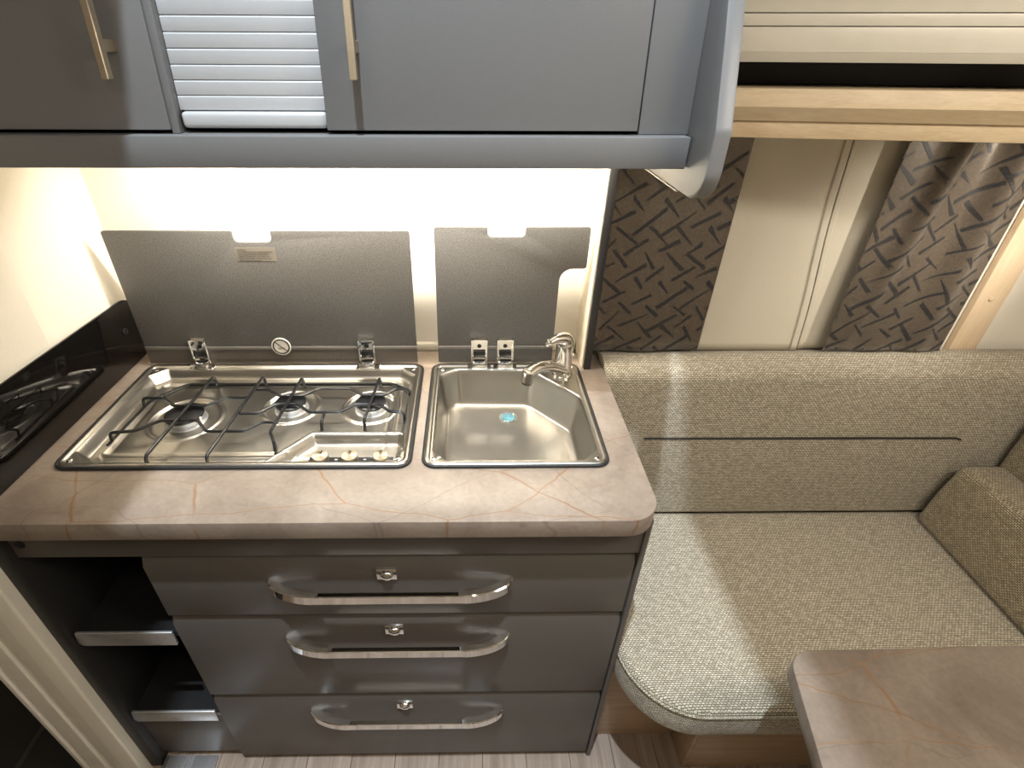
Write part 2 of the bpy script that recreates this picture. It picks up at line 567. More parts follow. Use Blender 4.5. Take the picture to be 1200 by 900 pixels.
# ceiling with the open roof hatch
HX0, HX1, HY0, HY1 = -0.262, 0.348, -0.56, 0.12
struct(prism('ceiling', [(-1.94, YF - .04), (XR + .05, YF - .04), (XR + .05, YB + .04), (-1.94, YB + .04)], 'z', ZC, ZC + .03, CEIL,
      holes=[[(HX0, HY0), (HX0, HY1), (HX1, HY1), (HX1, HY0)]]))
# rounded door post in front of the partition: profile extruded upwards
trim = struct(prism('trim_1', rpoly([(-0.742, 0.03), (-0.742, 0.000), (-0.775, -0.004), (-0.800, -0.004), (-0.803, 0.004), (-0.812, 0.004), (-0.815, -0.006), (-0.850, -0.006), (-0.858, 0.0), (-0.858, 0.03)], [0, .006, .01, .002, .001, .001, .003, .006, .003, 0], 4), 'z', ZF, ZC, CREAMGLOSS, smooth=True))
box('edge_strip', -0.868, -0.857, -0.010, 0.03, ZF, ZC, WHITE, trim, 0.002)
struct(box('trim_2', XL, 0.352, 0.556, YB, 0.90, 0.921, CREAMGLOSS, None, 0.004), 'white sealing strip along the worktop back')

# ------------------------------------------------------------------ base kitchen unit
K = thing('kitchen_unit', (-0.16, 0.30, ZF), 'dark grey kitchen base unit with three drawers below the stone worktop', 'cabinet')
prism('side_panel', rpoly([(0.034, ZF), (YB, ZF), (YB, 0.862), (0.034, 0.862)], [.004, 0, 0, 0]), 'x', 0.3935, 0.4035, CABINET_SHADED, K, 0.001)
box('side_panel', -0.742, -0.7135, 0.024, YB, ZF, 0.862, NICHE, K, 0.001)
box('partition_panel', -0.514, -0.500, 0.055, YB, ZF, 0.83, NICHE, K)
fas = box('fascia', -0.713, 0.393, 0.036, 0.050, 0.776, 0.862, CABINET_SHADED, K, 0.001)
lathe('screw_cap', [(0.009, 0), (0.009, -0.001), (0.007, -0.002)], (-0.695, 0.036, 0.81), BLACK, fas, 16, 'y')
box('back_panel', -0.7135, -0.514, 0.46, 0.475, 0.06, 0.785, NICHE, K)
box('bottom_panel', -0.7135, 0.393, 0.06, YB, 0.06, 0.075, NICHE, K)
box('plinth', -0.7135, -0.50, 0.045, 0.055, ZF + .03, 0.185, CABINET_SHADED, K, 0.001)
for z in (0.525, 0.205):
    sh = box('shelf', -0.7135, -0.514, 0.05, 0.46, z - 0.018, z - 0.002, NICHE, K)
    prism('rail', rpoly([(-0.712, z - 0.018), (-0.512, z - 0.018), (-0.512, z + 0.026), (-0.706, z + 0.026)], [.012, 0, 0, .004]), 'y', 0.030, 0.036, ALU, sh, 0.0015)

def handle_mesh(name, parent, xc, zc):
    # flat chrome bow: straight middle, ends sweeping back to the drawer front
    V, F = [], []
    hw, reach = 0.2275, 0.098
    pts = []
    yf, yb = -0.004, 0.036
    ns = 12
    for i in range(ns + 1):
        a = math.pi / 2 * i / ns
        pts.append((-hw + reach * (1 - math.cos(a)), yb + (yf - yb) * math.sin(a)))
    pts.append((pts[-1][0] + .003, pts[-1][1]))
    pts = pts + [(-x, y) for x, y in reversed(pts)]
    n = len(pts)
    for i, (x, y) in enumerate(pts):
        a = Vector(pts[max(i - 1, 0)]); b = Vector(pts[min(i + 1, n - 1)])
        t = (b - a).normalized(); nn = Vector((t.y, -t.x))      # outward (towards -y)
        e = 1.0 if abs(x) > hw - reach + .002 else 0.0
        th = 0.0095 + 0.012 * e
        lo = 0.0085 * e                                          # end pieces slope down towards the drawer
        for (d, z) in ((.0008 * e, -.010), (.0008 * e, .009 + .0008 * e), (-.0015, .0105 + .0008 * e), (-th, .0105 - lo), (-th, -.0115), (-.0015, -.0115)):
            V.append((xc + x + nn.x * d, y + nn.y * d, zc + z))
    for i in range(n - 1):
        for k in range(6):
            l = (k + 1) % 6
            F.append([i * 6 + k, i * 6 + l, (i + 1) * 6 + l, (i + 1) * 6 + k])
    F.append(list(range(6))); F.append([(n - 1) * 6 + k for k in range(6)])
    return mobj(name, V, F, CHROME, parent, smooth='auto')

for z0, z1, zh, zk in ((0.6010, 0.7725, 0.700, 0.726), (0.2975, 0.5965, 0.523, 0.550), (-0.010, 0.2930, 0.222, 0.247)):
    ch = 0.026
    poly = [(0.0355, z0), (0.0355, z1 - ch), (0.047, z1), (0.054, z1), (0.054, z0)]
    d = prism('drawer', poly, 'x', -0.5045, 0.3900, CABINET_SHADED, K, 0.0012)
    box('drawer_box', -0.47, 0.365, 0.055, 0.45, z0 + .02, z1 - .03, NICHE, d)
    handle_mesh('handle', d, -0.060, zh)
    lk = box('lock_plate', -0.084, -0.047, 0.0315, 0.036, zk - .014, zk + .016, CHROME, d, 0.001)
    lathe('lock_button', [(0.0125, 0), (0.0125, -0.003), (0.010, -0.007), (0.004, -0.009), (0.001, -0.0092)], (-0.0655, 0.0335, zk), CHROME, d, 24, 'y')

# ------------------------------------------------------------------ worktop
def rrect(x0, x1, y0, y1, r, seg=6):
    return rpoly([(x0, y0), (x1, y0), (x1, y1), (x0, y1)], r, seg)
HOB = (-0.6615, -0.0224, 0.1295, 0.4852)
SNK = (0.0038, 0.342, 0.1295, 0.4852)
wt = prism('worktop', rpoly([(-0.742, 0.0), (0.404, 0.0), (0.404, YB), (-0.742, YB)], [0, .055, 0, 0], 12), 'z', 0.862, 0.900, STONE,
           holes=[rrect(HOB[0] + .006, HOB[1] - .006, HOB[2] + .006, HOB[3] - .006, .02), rrect(SNK[0] + .006, SNK[1] - .006, SNK[2] + .006, SNK[3] - .006, .02)], bev=0.0015)
tag(wt, 'taupe stone-look kitchen worktop with rust veins and a rounded front corner', 'worktop')

# black glass guard on the left
gg = prism('glass_guard', rpoly([(0.0, 0.9015), (0.562, 0.9015), (0.566, 1.05), (0.0, 1.06)], [.004, .004, .045, .02], 8), 'x', XL + .0032, XL + .0085, BLACKGLASS, None, 0.0008)
tag(gg, 'black glass splash guard standing along the left partition beside the hob', 'splash guard')
for y in (0.50, 0.08):
    lathe('screw_cap', [(0.008, 0), (0.008, 0.002), (0.006, 0.0035), (0.001, 0.004)], (XL + .0085, y, 0.985), BLACK, gg, 20, 'x')

# ------------------------------------------------------------------ gas hob
G = thing('gas_hob', (-0.342, 0.307, 0.86), 'stainless steel three-burner gas hob with raised grey glass lid', 'hob')

def smooth01(t):
    t = np.clip(t, 0, 1); return t * t * (3 - 2 * t)

def poly_inside_dist(P, X, Y):
    d = np.full(X.shape, 1e9)
    n = len(P)
    for i in range(n):
        (x0, y0), (x1, y1) = P[i], P[(i + 1) % n]
        L = math.hypot(x1 - x0, y1 - y0)
        dd = ((x1 - x0) * (Y - y0) - (y1 - y0) * (X - x0)) / L   # positive inside for CCW
        d = np.minimum(d, dd)
    return d

BURN = [(-0.507, 0.304, 0.040, 0.074), (-0.298, 0.345, 0.034, 0.060), (-0.125, 0.344, 0.034, 0.060)]
def hob_tray():
    x0, x1, y0, y1 = HOB
    nx, ny = 330, 185
    X, Y = np.meshgrid(np.linspace(x0, x1, nx), np.linspace(y0, y1, ny))
    # pull the grid corners onto a rounded outline
    r = 0.022
    cx = np.clip(X, x0 + r, x1 - r); cy = np.clip(Y, y0 + r, y1 - r)
    dx, dy = X - cx, Y - cy
    dist = np.hypot(dx, dy)
    k = np.where(dist > r, r / np.maximum(dist, 1e-9), 1.0)
    X = cx + dx * k; Y = cy + dy * k
    edge = r - np.hypot(X - cx, Y - cy)
    inrect = np.minimum(np.minimum(X - x0, x1 - X), np.minimum(Y - y0, y1 - Y))
    edge = np.minimum(edge + 0 * inrect, np.maximum(inrect, 0)) if False else np.where((np.abs(X - cx) + np.abs(Y - cy)) > 0, np.minimum(edge, np.maximum(inrect, 0)), np.maximum(inrect, 0))
    Z = 0.9015 + 0.0050 * smooth01(edge / 0.004) - 0.0035 * smooth01((edge - 0.008) / 0.004)
    m = 0.013; c = 0.032
    P = [(x0 + m + c, y0 + m), (x1 - m - c, y0 + m), (x1 - m, y0 + m + c), (x1 - m, y1 - m - c), (x1 - m - c, y1 - m), (x0 + m + c, y1 - m), (x0 + m, y1 - m - c), (x0 + m, y0 + m + c)]
    d = poly_inside_dist(P, X, Y)
    Z = Z - 0.022 * smooth01(d / 0.016)
    # inner platform edge, a pressed bead following the sides
    bead = np.exp(-((d - 0.034) / 0.004) ** 2) * 0.0035 - np.exp(-((d - 0.046) / 0.004) ** 2) * 0.002
    Z = Z + bead * smooth01((Y - (y0 + 0.03)) / 0.02)
    # dished rings round the burners
    for bx, by, br, R in BURN:
        q = np.hypot(X - bx, Y - by)
        Z = Z - 0.004 * smooth01((R - q) / 0.006) + 0.0045 * np.exp(-((q - R * 0.95) / 0.004) ** 2)
    # control recess at the front right
    Q = [(-0.300, 0.146), (-0.040, 0.146), (-0.040, 0.235), (-0.052, 0.243), (-0.225, 0.243)]
    e = poly_inside_dist(Q, X, Y)
    lip = 0.010 * smooth01((e + 0.016) / 0.012)
    inner = smooth01(e / 0.016)
    low = np.minimum(Z, 0.880)
    Z = np.where(e > -0.016, np.maximum(Z, low + lip), Z) - inner * 0.020 * (e > 0)
    V = np.stack([X, Y, Z], -1).reshape(-1, 3)
    F = []
    for j in range(ny - 1):
        for i in range(nx - 1):
            a = j * nx + i
            F.append([a, a + 1, a + nx + 1, a + nx])
    me = mobj('tray', V, F, STEEL, G, smooth=True, recalc=False)
    return me
hob_tray()
def seal(parent, R, name='seal'):
    p = rrect(R[0] - .001, R[1] + .001, R[2] - .001, R[3] + .001, .023, 8)
    tubes(name, [[(x, y, 0.9022) for x, y in p]], 0.0035, RUBBER, parent, 8, True)
seal(G, HOB)

for bx, by, br, R in BURN:
    zf = 0.874
    b = lathe('burner', [(br * 1.05, 0), (br * 1.05, 0.004), (br * 0.86, 0.006), (br * 0.86, 0.013), (br * 0.95, 0.014), (br * 0.95, 0.017), (br * 0.5, 0.018)], (bx, by, zf), ALU, G, 40)
    lathe('burner_cap', [(br * 0.95, 0.017), (br * 0.97, 0.019), (br * 0.95, 0.022), (br * 0.82, 0.024), (0.002, 0.0245)], (bx, by, zf), ENAMEL, b, 40)
    tubes('spark_pin', [[(bx + br * .95, by - .012, zf), (bx + br * .95, by - .012, zf + .02)]], 0.002, WHITE, b, 8)

ZW = 0.9045
def W(pts, ends=(None, None), z=ZW, r=0.008):
    p = [(x, y, z) for x, y in pts]
    if ends[0]: p = [(ends[0][0], ends[0][1], 0.882)] + p
    if ends[1]: p = p + [(ends[1][0], ends[1][1], 0.882)]
    return fillet_path(p, r)
A = [(-0.612, 0.347), (-0.569, 0.35), (-0.533, 0.319), (-0.464, 0.318), (-0.432, 0.349), (-0.386, 0.349)]
B = [(-0.615, 0.229), (-0.569, 0.234), (-0.536, 0.267), (-0.462, 0.269), (-0.429, 0.232), (-0.355, 0.232), (-0.33, 0.261), (-0.297, 0.260)]
left = [W(A, ((-0.614, 0.345), None)), W(B, ((-0.617, 0.228), None)),
        W([(-0.491, 0.425), (-0.505, 0.152)], ((-0.491, 0.430), (-0.506, 0.149)), ZW + .005),
        W([(-0.379, 0.425), (-0.394, 0.152)], ((-0.379, 0.430), (-0.395, 0.149)), ZW + .005)]
E_ = [(-0.386, 0.38), (-0.356, 0.38), (-0.322, 0.354), (-0.271, 0.354), (-0.245, 0.382), (-0.173, 0.381), (-0.142, 0.355), (-0.097, 0.355), (-0.074, 0.38), (-0.046, 0.378)]
F_ = [(-0.386, 0.291), (-0.346, 0.291), (-0.319, 0.323), (-0.275, 0.323), (-0.243, 0.294), (-0.181, 0.293), (-0.152, 0.322), (-0.102, 0.321), (-0.077, 0.295), (-0.050, 0.292)]
right = [W(E_, (None, (-0.043, 0.374))), W(F_, (None, (-0.046, 0.288))),
         W([(-0.290, 0.418), (-0.300, 0.222), (-0.285, 0.196)], ((-0.290, 0.424), (-0.284, 0.19)), ZW + .005),
         W([(-0.211, 0.292), (-0.211, 0.262)], (None, (-0.211, 0.255)), ZW),
         W([(-0.115, 0.418), (-0.124, 0.262)], ((-0.115, 0.424), (-0.124, 0.256)), ZW + .005)]
frame = fillet_path([(-0.618, 0.215, 0.884), (-0.612, 0.37, 0.884), (-0.560, 0.432, 0.884), (-0.085, 0.432, 0.884), (-0.043, 0.395, 0.884), (-0.046, 0.280, 0.884)], 0.015)
tubes('pan_support', left + [frame], 0.0033, ENAMEL, G, 8)
tubes('pan_support', right, 0.0033, ENAMEL, G, 8)

for kx in (-0.193, -0.138, -0.080):
    k = lathe('knob', [(0.0135, 0), (0.0145, 0.004), (0.0150, 0.022), (0.0140, 0.0235), (0.0001, 0.0237)], (kx, 0.170, 0.8715), TURNED, G, 40)
    box('pointer', kx - .0008, kx + .0008, 0.174, 0.1835, 0.8950, 0.8957, BLACK, k)
cp = box('control_panel', -0.222, -0.060, 0.149, 0.192, 0.8690, 0.8715, BLACK, G, 0.001)
for kx in (-0.193, -0.138, -0.080):
    for dx, dy, s in ((-.021, -.008, .0035), (.021, -.006, .0035), (.024, .014, .005)):
        box('mark', kx + dx - s / 2, kx + dx + s / 2, 0.170 + dy - .0012, 0.170 + dy + .0012, 0.8715, 0.8719, WHITE, cp)
def screw(x, y, z, parent):
    s = lathe('screw', [(0.0055, 0), (0.0055, 0.0012), (0.004, 0.0022), (0.0001, 0.0024)], (x, y, z), CHROME, parent, 16)
    return s
for x, y in ((-0.642, 0.149), (-0.641, 0.465), (-0.043, 0.465), (-0.043, 0.149)):
    screw(x, y, 0.903, G)
screw(-0.305, 0.152, 0.888, G)

# lid of the hob
LY0, LY1 = 0.4885, 0.4935
def notch_poly(x0, x1, z0, z1, n0, n1, nd):
    return rpoly([(x0, z0), (x1, z0), (x1, z1), (n1, z1), (n1, z1 - nd), (n0, z1 - nd), (n0, z1), (x0, z1)], [.004, .004, .006, .004, .010, .010, .004, .006], 5)
lid = prism('lid', notch_poly(-0.6640, -0.0345, 0.9075, 1.221, -0.398, -0.320, 0.024), 'y', LY0, LY1, LID, G, 0.0006)
def text_geo(body, size, x, y, z, space=1.25):
    cu = bpy.data.curves.new('t', 'FONT'); cu.body = body; cu.size = size; cu.space_line = space
    o = bpy.data.objects.new('t', cu); COL.objects.link(o)
    dg = bpy.context.evaluated_depsgraph_get()
    me = bpy.data.meshes.new_from_object(o.evaluated_get(dg))
    V = [(x + v.co.x, y, z + v.co.y) for v in me.vertices]
    F = [list(p.vertices) for p in me.polygons]
    bpy.data.objects.remove(o); bpy.data.curves.remove(cu); bpy.data.meshes.remove(me)
    return V, F
# paper label with the printed warning
bm = bmesh.new(); bm_box(bm, -0.4005, -0.3165, LY0 - .0006, LY0, 1.157, 1.187)
bm.verts.index_update()
V = [tuple(v.co) for v in bm.verts]; F = [[v.index for v in f.verts] for f in bm.faces]; bm.free()
nb = len(F)
tv, tf = text_geo('Achtung\nDie Abdeckung vor Inbetriebnahme\nder entsprechenden Kochstelle\nöffnen! Glasplatte z. B. nicht als\nheiße Kochstelle, sollte nicht zum\nSitzen benutzt werden', 0.0050, -0.395, LY0 - .0008, 1.180, 0.92)
off = len(V)
V += tv; F += [[i + off for i in f] for f in tf]
LABELM = plain('label_paper', lin(116, 110, 100), 0.5, 0, 0.03, 100)
mobj('warning_label', V, F, None, lid, mats=[LABELM, BLACK], midx=[0] * nb + [1] * len(tf), recalc=False)['label'] = 'small printed warning label'
# round emblem: ring, face and a slash
ex, ez = -0.348, 0.953
em = lathe('emblem', [(0.0225, 0), (0.0225, -0.0012), (0.0205, -0.0016), (0.0200, -0.0010), (0.0001, -0.0010)], (ex, LY0 - .0018, ez), WHITE, lid, 40, 'y')
em['label'] = 'round sticker with a crossed-out sign'
pts = [(ex + 0.0180 * math.cos(a), LY0 - .0032, ez + 0.0180 * math.sin(a)) for a in [2 * math.pi * i / 40 for i in range(40)]]
V1, F1 = tube_geo(pts, 0.0016, 6, True)
c45 = 0.0180 * math.cos(math.radians(-45))
V2, F2 = tube_geo([(ex - c45, LY0 - .0032, ez + c45), (ex + c45, LY0 - .0032, ez - c45)], 0.0010, 6, False, len(V1))
V3, F3 = tube_geo([(ex - .008, LY0 - .0032, ez - .005), (ex - .001, LY0 - .0032, ez - .005), (ex + .008, LY0 - .0032, ez - .003)], 0.0007, 6, False, len(V1) + len(V2))
mobj('emblem_print', V1 + V2 + V3, F1 + F2 + F3, BLACK, lid, smooth=True)
box('bead', -0.6635, -0.0350, LY0 - .0022, LY0, 0.9445, 0.9525, LID_BEAD, lid, 0.001)
box('lower_band', -0.6635, -0.0350, LY0 - .0008, LY0, 0.9085, 0.9445, LID_BAND, lid)
# row of printed dots along the lower lid edge
V, F = [], []
for i in range(56):
    x = -0.505 + i * 0.0062
    k = len(V)
    for dx, dz in ((-.0013, 0), (.0013, 0), (.0021, .0045), (-.0005, .0045)):
        V.append((x + dx, LY0 - .0012, 0.914 + dz))
    F.append([k, k + 1, k + 2, k + 3])
o = mobj('dot_print', V, F, BLACK, lid); o['kind'] = 'stuff'

def lid_hinge(parent, xc, zt, w=0.034, folded=False):
    x0, x1 = xc - w / 2, xc + w / 2
    bm = bmesh.new()
    bm_box(bm, x0, x1, LY0 - .004, LY0, zt - 0.058, zt, 0.001, 1)                  # plate on the lid
    bm_box(bm, x0, x1, LY0 - .012, LY0 - .004, zt - 0.003, zt, 0.0006, 1)          # top flange
    bm_box(bm, x0 - .002, x0 + .002, LY0 - .014, LY0, zt - 0.060, zt, 0.0006, 1)
    bm_box(bm, x1 - .002, x1 + .002, LY0 - .014, LY0, zt - 0.060, zt, 0.0006, 1)
    bm_box(bm, x0 - .001, x1 + .001, LY0 - .034, LY0 - .004, 0.9065, 0.9235, 0.002, 2)   # hinge block on the rim
    bm_box(bm, x0 - .010, x1 + .010, LY0 - .030, LY0 - .006, 0.9045, 0.9085, 0.001, 1)
    h = from_bm('hinge', bm, CHROME, parent, smooth='auto')
    h['label'] = 'chrome lid hinge'
    lathe('hinge_screw', [(0.0048, 0), (0.0048, -0.0015), (0.002, -0.002)], (xc, LY0 - .004, zt - .020), BLACK, parent, 16, 'y')
    box('hinge_rubber', x0 + .003, x1 - .003, LY0 - .010, LY0 - .004, zt - .046, zt - .032, BLACK, parent, 0.001)
lid_hinge(lid, -0.535, 0.974); lid_hinge(lid, -0.150, 0.974)

# ------------------------------------------------------------------ sink
S = thing('sink', (0.173, 0.307, 0.81), 'stainless steel sink with a cut corner for the tap and raised grey lid', 'sink')
def ring_at(poly, c, n, z, sx=1.0):
    out = []
    m = len(poly)
    for k in range(n):
        a = 2 * math.pi * k / n
        dx, dy = math.cos(a), math.sin(a)
        best = None
        for i in range(m):
            x0, y0 = poly[i][0] - c[0], poly[i][1] - c[1]
            x1, y1 = poly[(i + 1) % m][0] - c[0], poly[(i + 1) % m][1] - c[1]
            ex, ey = x1 - x0, y1 - y0
            den = dx * ey - dy * ex
            if abs(den) < 1e-12: continue
            t = (x0 * ey - y0 * ex) / den
            u = (x0 * dy - y0 * dx) / den
            if t > 0 and -1e-9 <= u <= 1 + 1e-9:
                if best is None or t > best: best = t
        out.append((c[0] + dx * best * sx, c[1] + dy * best * sx, z))
    return out
def loft(name, rings, mat, parent, cap=True):
    n = len(rings[0]); V = [p for r in rings for p in r]; F = []
    for i in range(len(rings) - 1):
        for k in range(n):
            l = (k + 1) % n
            F.append([i * n + k, i * n + l, (i + 1) * n + l, (i + 1) * n + k])
    if cap: F.append([(len(rings) - 1) * n + k for k in range(n)])
    return mobj(name, V, F, mat, parent, smooth='auto')
c = (0.165, 0.30)
NS = 240
def inset(d): return rrect(SNK[0] + d, SNK[1] - d, SNK[2] + d, SNK[3] - d, max(.022 - d, .004), 8)
top = rpoly([(0.046, 0.1435), (0.300, 0.1435), (0.329, 0.172), (0.330, 0.350), (0.232, 0.462), (0.058, 0.467), (0.018, 0.440), (0.017, 0.172)], [.012, .012, .015, .03, .03, .012, .015, .012], 6)
bot = rpoly([(0.040, 0.165), (0.312, 0.165), (0.312, 0.335), (0.226, 0.438), (0.042, 0.440)], [.03, .03, .04, .04, .03], 8)
def blend(f, z):
    a = ring_at(top, c, NS, z); b = ring_at(bot, c, NS, z)
    return [tuple(p * (1 - f) + q * f for p, q in zip(u[:2], v[:2])) + (z,) for u, v in zip(a, b)]
ZB = 0.815
rings = [ring_at(inset(0), c, NS, 0.9012), ring_at(inset(0.0012), c, NS, 0.9050), ring_at(inset(.004), c, NS, 0.9065), ring_at(inset(.008), c, NS, 0.9060), ring_at(inset(.011), c, NS, 0.9030)]
rings += [blend(f, z) for f, z in ((0, .9030), (.06, .9020), (.14, .8985), (.20, .892), (.45, .855), (.60, .834), (.70, .8245), (.82, .8185), (.92, .8158), (1.0, ZB))]
for s in (0.9, 0.6, 0.25):
    rings.append([(c[0] + (p[0] - c[0]) * s, c[1] + (p[1] - c[1]) * s, ZB - .001 * (1 - s)) for p in ring_at(bot, c, NS, ZB)])
loft('bowl', rings, STEEL, S)
seal(S, SNK)
DR = (0.178, 0.392, ZB - .0005)
dr = lathe('drain', [(0.021, 0.0), (0.0205, 0.0022), (0.0175, 0.0026), (0.0160, 0.0012), (0.0001, 0.0008)], DR, CHROME, S, 40)
lathe('plug', [(0.0150, 0.0012), (0.0145, 0.0028), (0.004, 0.0036), (0.0001, 0.0036)], DR, BLUEMETAL, dr, 40)
lathe('plug_pin', [(0.0028, 0.003), (0.0028, 0.007), (0.0015, 0.008)], DR, CHROME, dr, 16)
for x, y in ((0.0225, 0.148), (0.0265, 0.462), (0.324, 0.148)):
    screw(x, y, 0.9028, S)
sl = prism('lid', rpoly([(0.015, 0.9075), (0.284, 0.9075), (0.284, 1.140), (0.340, 1.140), (0.340, 1.229), (0.205, 1.229), (0.205, 1.208), (0.127, 1.208), (0.127, 1.229), (0.016, 1.229)],
                        [.004, .004, .034, .006, .006, .004, .009, .009, .004, .006], 6), 'y', LY0, LY1, LID, S, 0.0006)
box('bead', 0.0155, 0.2835, LY0 - .0022, LY0, 0.9445, 0.9525, LID_BEAD, sl, 0.001)
lid_hinge(sl, 0.1115, 0.974); lid_hinge(sl, 0.172, 0.974)

# ------------------------------------------------------------------ tap
T = thing('tap', (0.302, 0.440, 0.903), 'chrome mixer tap standing on the cut corner of the sink', 'tap')
lathe('body', [(0.0235, 0.903), (0.0235, 0.908), (0.0205, 0.912), (0.0195, 0.93), (0.0190, 0.968), (0.0195, 0.980), (0.0190, 0.986), (0.016, 0.992), (0.001, 0.9935)], (0.302, 0.440, 0), CHROME, T, 36)
sp = fillet_path([(0.300, 0.432, 0.922), (0.270, 0.408, 0.945), (0.236, 0.385, 0.957), (0.214, 0.369, 0.950)], 0.02, 5)
tubes('spout', [sp], [0.0150] + [0.0138] * (len(sp) - 2) + [0.0145], CHROME, T, 20)
aer = fillet_path([(0.216, 0.370, 0.952), (0.212, 0.366, 0.928)], 0.001)
a = tubes('aerator', [[(0.2165, 0.371, 0.954), (0.213, 0.368, 0.930)]], 0.0145, CHROME, T, 20)
tubes('aerator_tip', [[(0.213, 0.368, 0.931), (0.2127, 0.3678, 0.926)]], 0.0115, BLACK, a, 20)
# lever: domed cap swept forward
lv = fillet_path([(0.3035, 0.4425, 0.985), (0.298, 0.437, 1.000), (0.280, 0.424, 1.006), (0.262, 0.412, 1.002)], 0.02, 5)
nl = len(lv)
tubes('lever', [lv], [0.019 - 0.011 * i / (nl - 1) for i in range(nl)], CHROME, T, 20)
lathe('lever_tip', [(0.0001, -.006), (0.004, -.005), (0.006, 0), (0.004, .005), (0.0001, .006)], (0.258, 0.409, 1.001), CHROME, T, 20)
lathe('red_dot_cap', [(0.004, 0), (0.004, 0.004), (0.002, 0.005)], (0.320, 0.440, 0.955), WHITE, T, 12, 'x')

# ------------------------------------------------------------------ divider at the worktop end
D = thing('divider_panel', (0.364, 0.52, 0.9), 'narrow cream divider upright with dark front edge at the worktop end', 'panel')
box('panel', 0.354, 0.372, 0.474, YB, 0.9005, 1.93, CREAM, D, 0.001)
box('edge_band', 0.357, 0.3735, 0.465, 0.474, 0.9005, 1.93, CABINET_DARK, D, 0.0015)

# ------------------------------------------------------------------ wall cabinet
SH = 0.10
ZS = 1.44
U = thing('wall_cabinet', (-0.16, 0.38, 1.40), 'grey wall cabinet with roller shutter and two doors above the hob', 'cabinet')
box('carcass', XL + .004, 0.390, 0.300, YB - .002, 1.404, 1.90, CABINET_DARK, U, 0.0, shear=0)
box('bottom_lip', XL + .004, 0.388, 0.185, 0.26, 1.399, 1.4395, CABINET, U, 0.0015)
box('bottom_board', XL + .004, 0.388, 0.26, YB - .002, 1.397, 1.404, CREAM, U)
def udoor(x0, x1):
    return box('door', x0, x1, 0.200, 0.219, 1.4445, 1.93, CABINET, U, 0.0015, shear=SH, z_s=ZS)
d1 = udoor(XL + .006, -0.314); d2 = udoor(-0.1035, 0.3185)
box('end_stile', 0.3215, 0.390, 0.205, 0.223, 1.440, 1.93, CABINET, U, 0.001, shear=SH, z_s=ZS)
box('end_stile', -0.3139, -0.3035, 0.2035, 0.225, 1.440, 1.93, CABINET, U, 0.001, shear=SH, z_s=ZS)
def uhandle(door, xb):
    bm = bmesh.new()
    z0, z1 = 1.505, 1.72
    bm_box(bm, xb - .0045, xb + .0045, 0.163, 0.175, z0, z1, 0.001, 1)
    for z in (z0 + .035, z1 - .035):
        bm_box(bm, xb - .004, xb + .004, 0.174, 0.206, z - .007, z + .007, 0.0008, 1)
    for v in bm.verts: v.co.y += (v.co.z - ZS) * SH
    from_bm('handle', bm, HANDLE, door, smooth='auto')['label'] = 'straight satin metal bar handle'
uhandle(d1, -0.361); uhandle(d2, -0.0555)
# roller shutter
rs = box('roller_shutter', -0.302, -0.105, 0.226, 0.234, 1.446, 1.93, SATIN, U, shear=SH, z_s=ZS)
bz = 1.4665
first_slat = None
pitch = 0.01775
for i in range(25):
    z0 = bz + i * pitch
    if first_slat is None:
        poly = [(0.2245, z0 + .0005), (0.2170, z0 + .0003), (0.2165, z0 + .0155), (0.2180, z0 + .0174), (0.2245, z0 + .0175)]
        poly = [(y + (z - ZS) * SH, z) for y, z in poly]
        first_slat = prism('slat', poly, 'x', -0.3030, -0.1040, SATIN, rs, 0.0004)
    else:
        dup(first_slat, rs, (0, pitch * i * SH, pitch * i))
box('shutter_rail', -0.3000, -0.1045, 0.209, 0.224, 1.4455, 1.4655, SATIN, rs, 0.005, 3)
# end panel with the rounded lower front corner
pp = [(YB - .002, 1.366), (0.262, 1.366), (0.120, 1.366), (0.120, 1.455), (0.153, 1.55), (0.25, 1.80), (0.30, 1.93), (YB - .002, 1.93)]
ep = prism('end_panel', rpoly(pp, [0, 0, .068, .03, .1, .1, 0, 0], 10), 'x', 0.3905, 0.4125, CABINET, U, 0.0035)
# light edge band running under the end panel
prism('edge_profile', [(0.21, 1.3655), (0.50, 1.3655), (0.50, 1.3635), (0.21, 1.3635)], 'x', 0.3915, 0.395, CREAMGLOSS, U)

# LED strip under the cabinet
LS = thing('led_strip', (-0.09, 0.44, 1.385), 'lit LED strip in an aluminium profile under the wall cabinet', 'lamp')
box('profile', -0.50, 0.32, 0.432, 0.458, 1.386, 1.3968, ALU, LS, 0.001)
box('diffuser', -0.49, 0.31, 0.436, 0.454, 1.3845, 1.386, LEDMAT, LS)

# ------------------------------------------------------------------ dinette: shelf, locker, curtains
def slant(o, x0, dydx):
    """turn a long piece slightly in plan about x0"""
    wx = WORLD0[o.name].x
    for v in o.data.vertices:
        v.co.y += (v.co.x + wx - x0) * dydx
SL = -0.13
SHF = thing('wall_shelf', (1.0, 0.40, 1.42), 'pale oak shelf board above the curtains', 'shelf')
for nm, poly, mt in (('board', [(0.302, 1.491), (0.298, 1.467), (0.313, 1.447), (0.62, 1.447), (0.62, 1.491)], OAK),
                     ('lower_rail', [(0.318, 1.4465), (0.320, 1.422), (0.332, 1.422), (0.332, 1.4465)], OAK)):
    p = prism(nm, poly, 'x', 0.416, 1.58, mt, SHF, 0.0015)
    for v in p.data.vertices:
        wy = v.co.y + WORLD0[p.name].y
        if wy < 0.45: v.co.y += (v.co.x + WORLD0[p.name].x - 0.46) * SL
        else: v.co.y = YB - .004 - WORLD0[p.name].y
L = thing('overhead_locker', (1.0, 0.42, 1.52), 'cream overhead locker with two grooves above the oak shelf', 'cabinet')
strips = [(1.524, 1.536, 0.284), (1.536, 1.5650, 0.280), (1.5661, 1.5800, 0.280), (1.5811, 1.93, 0.280)]
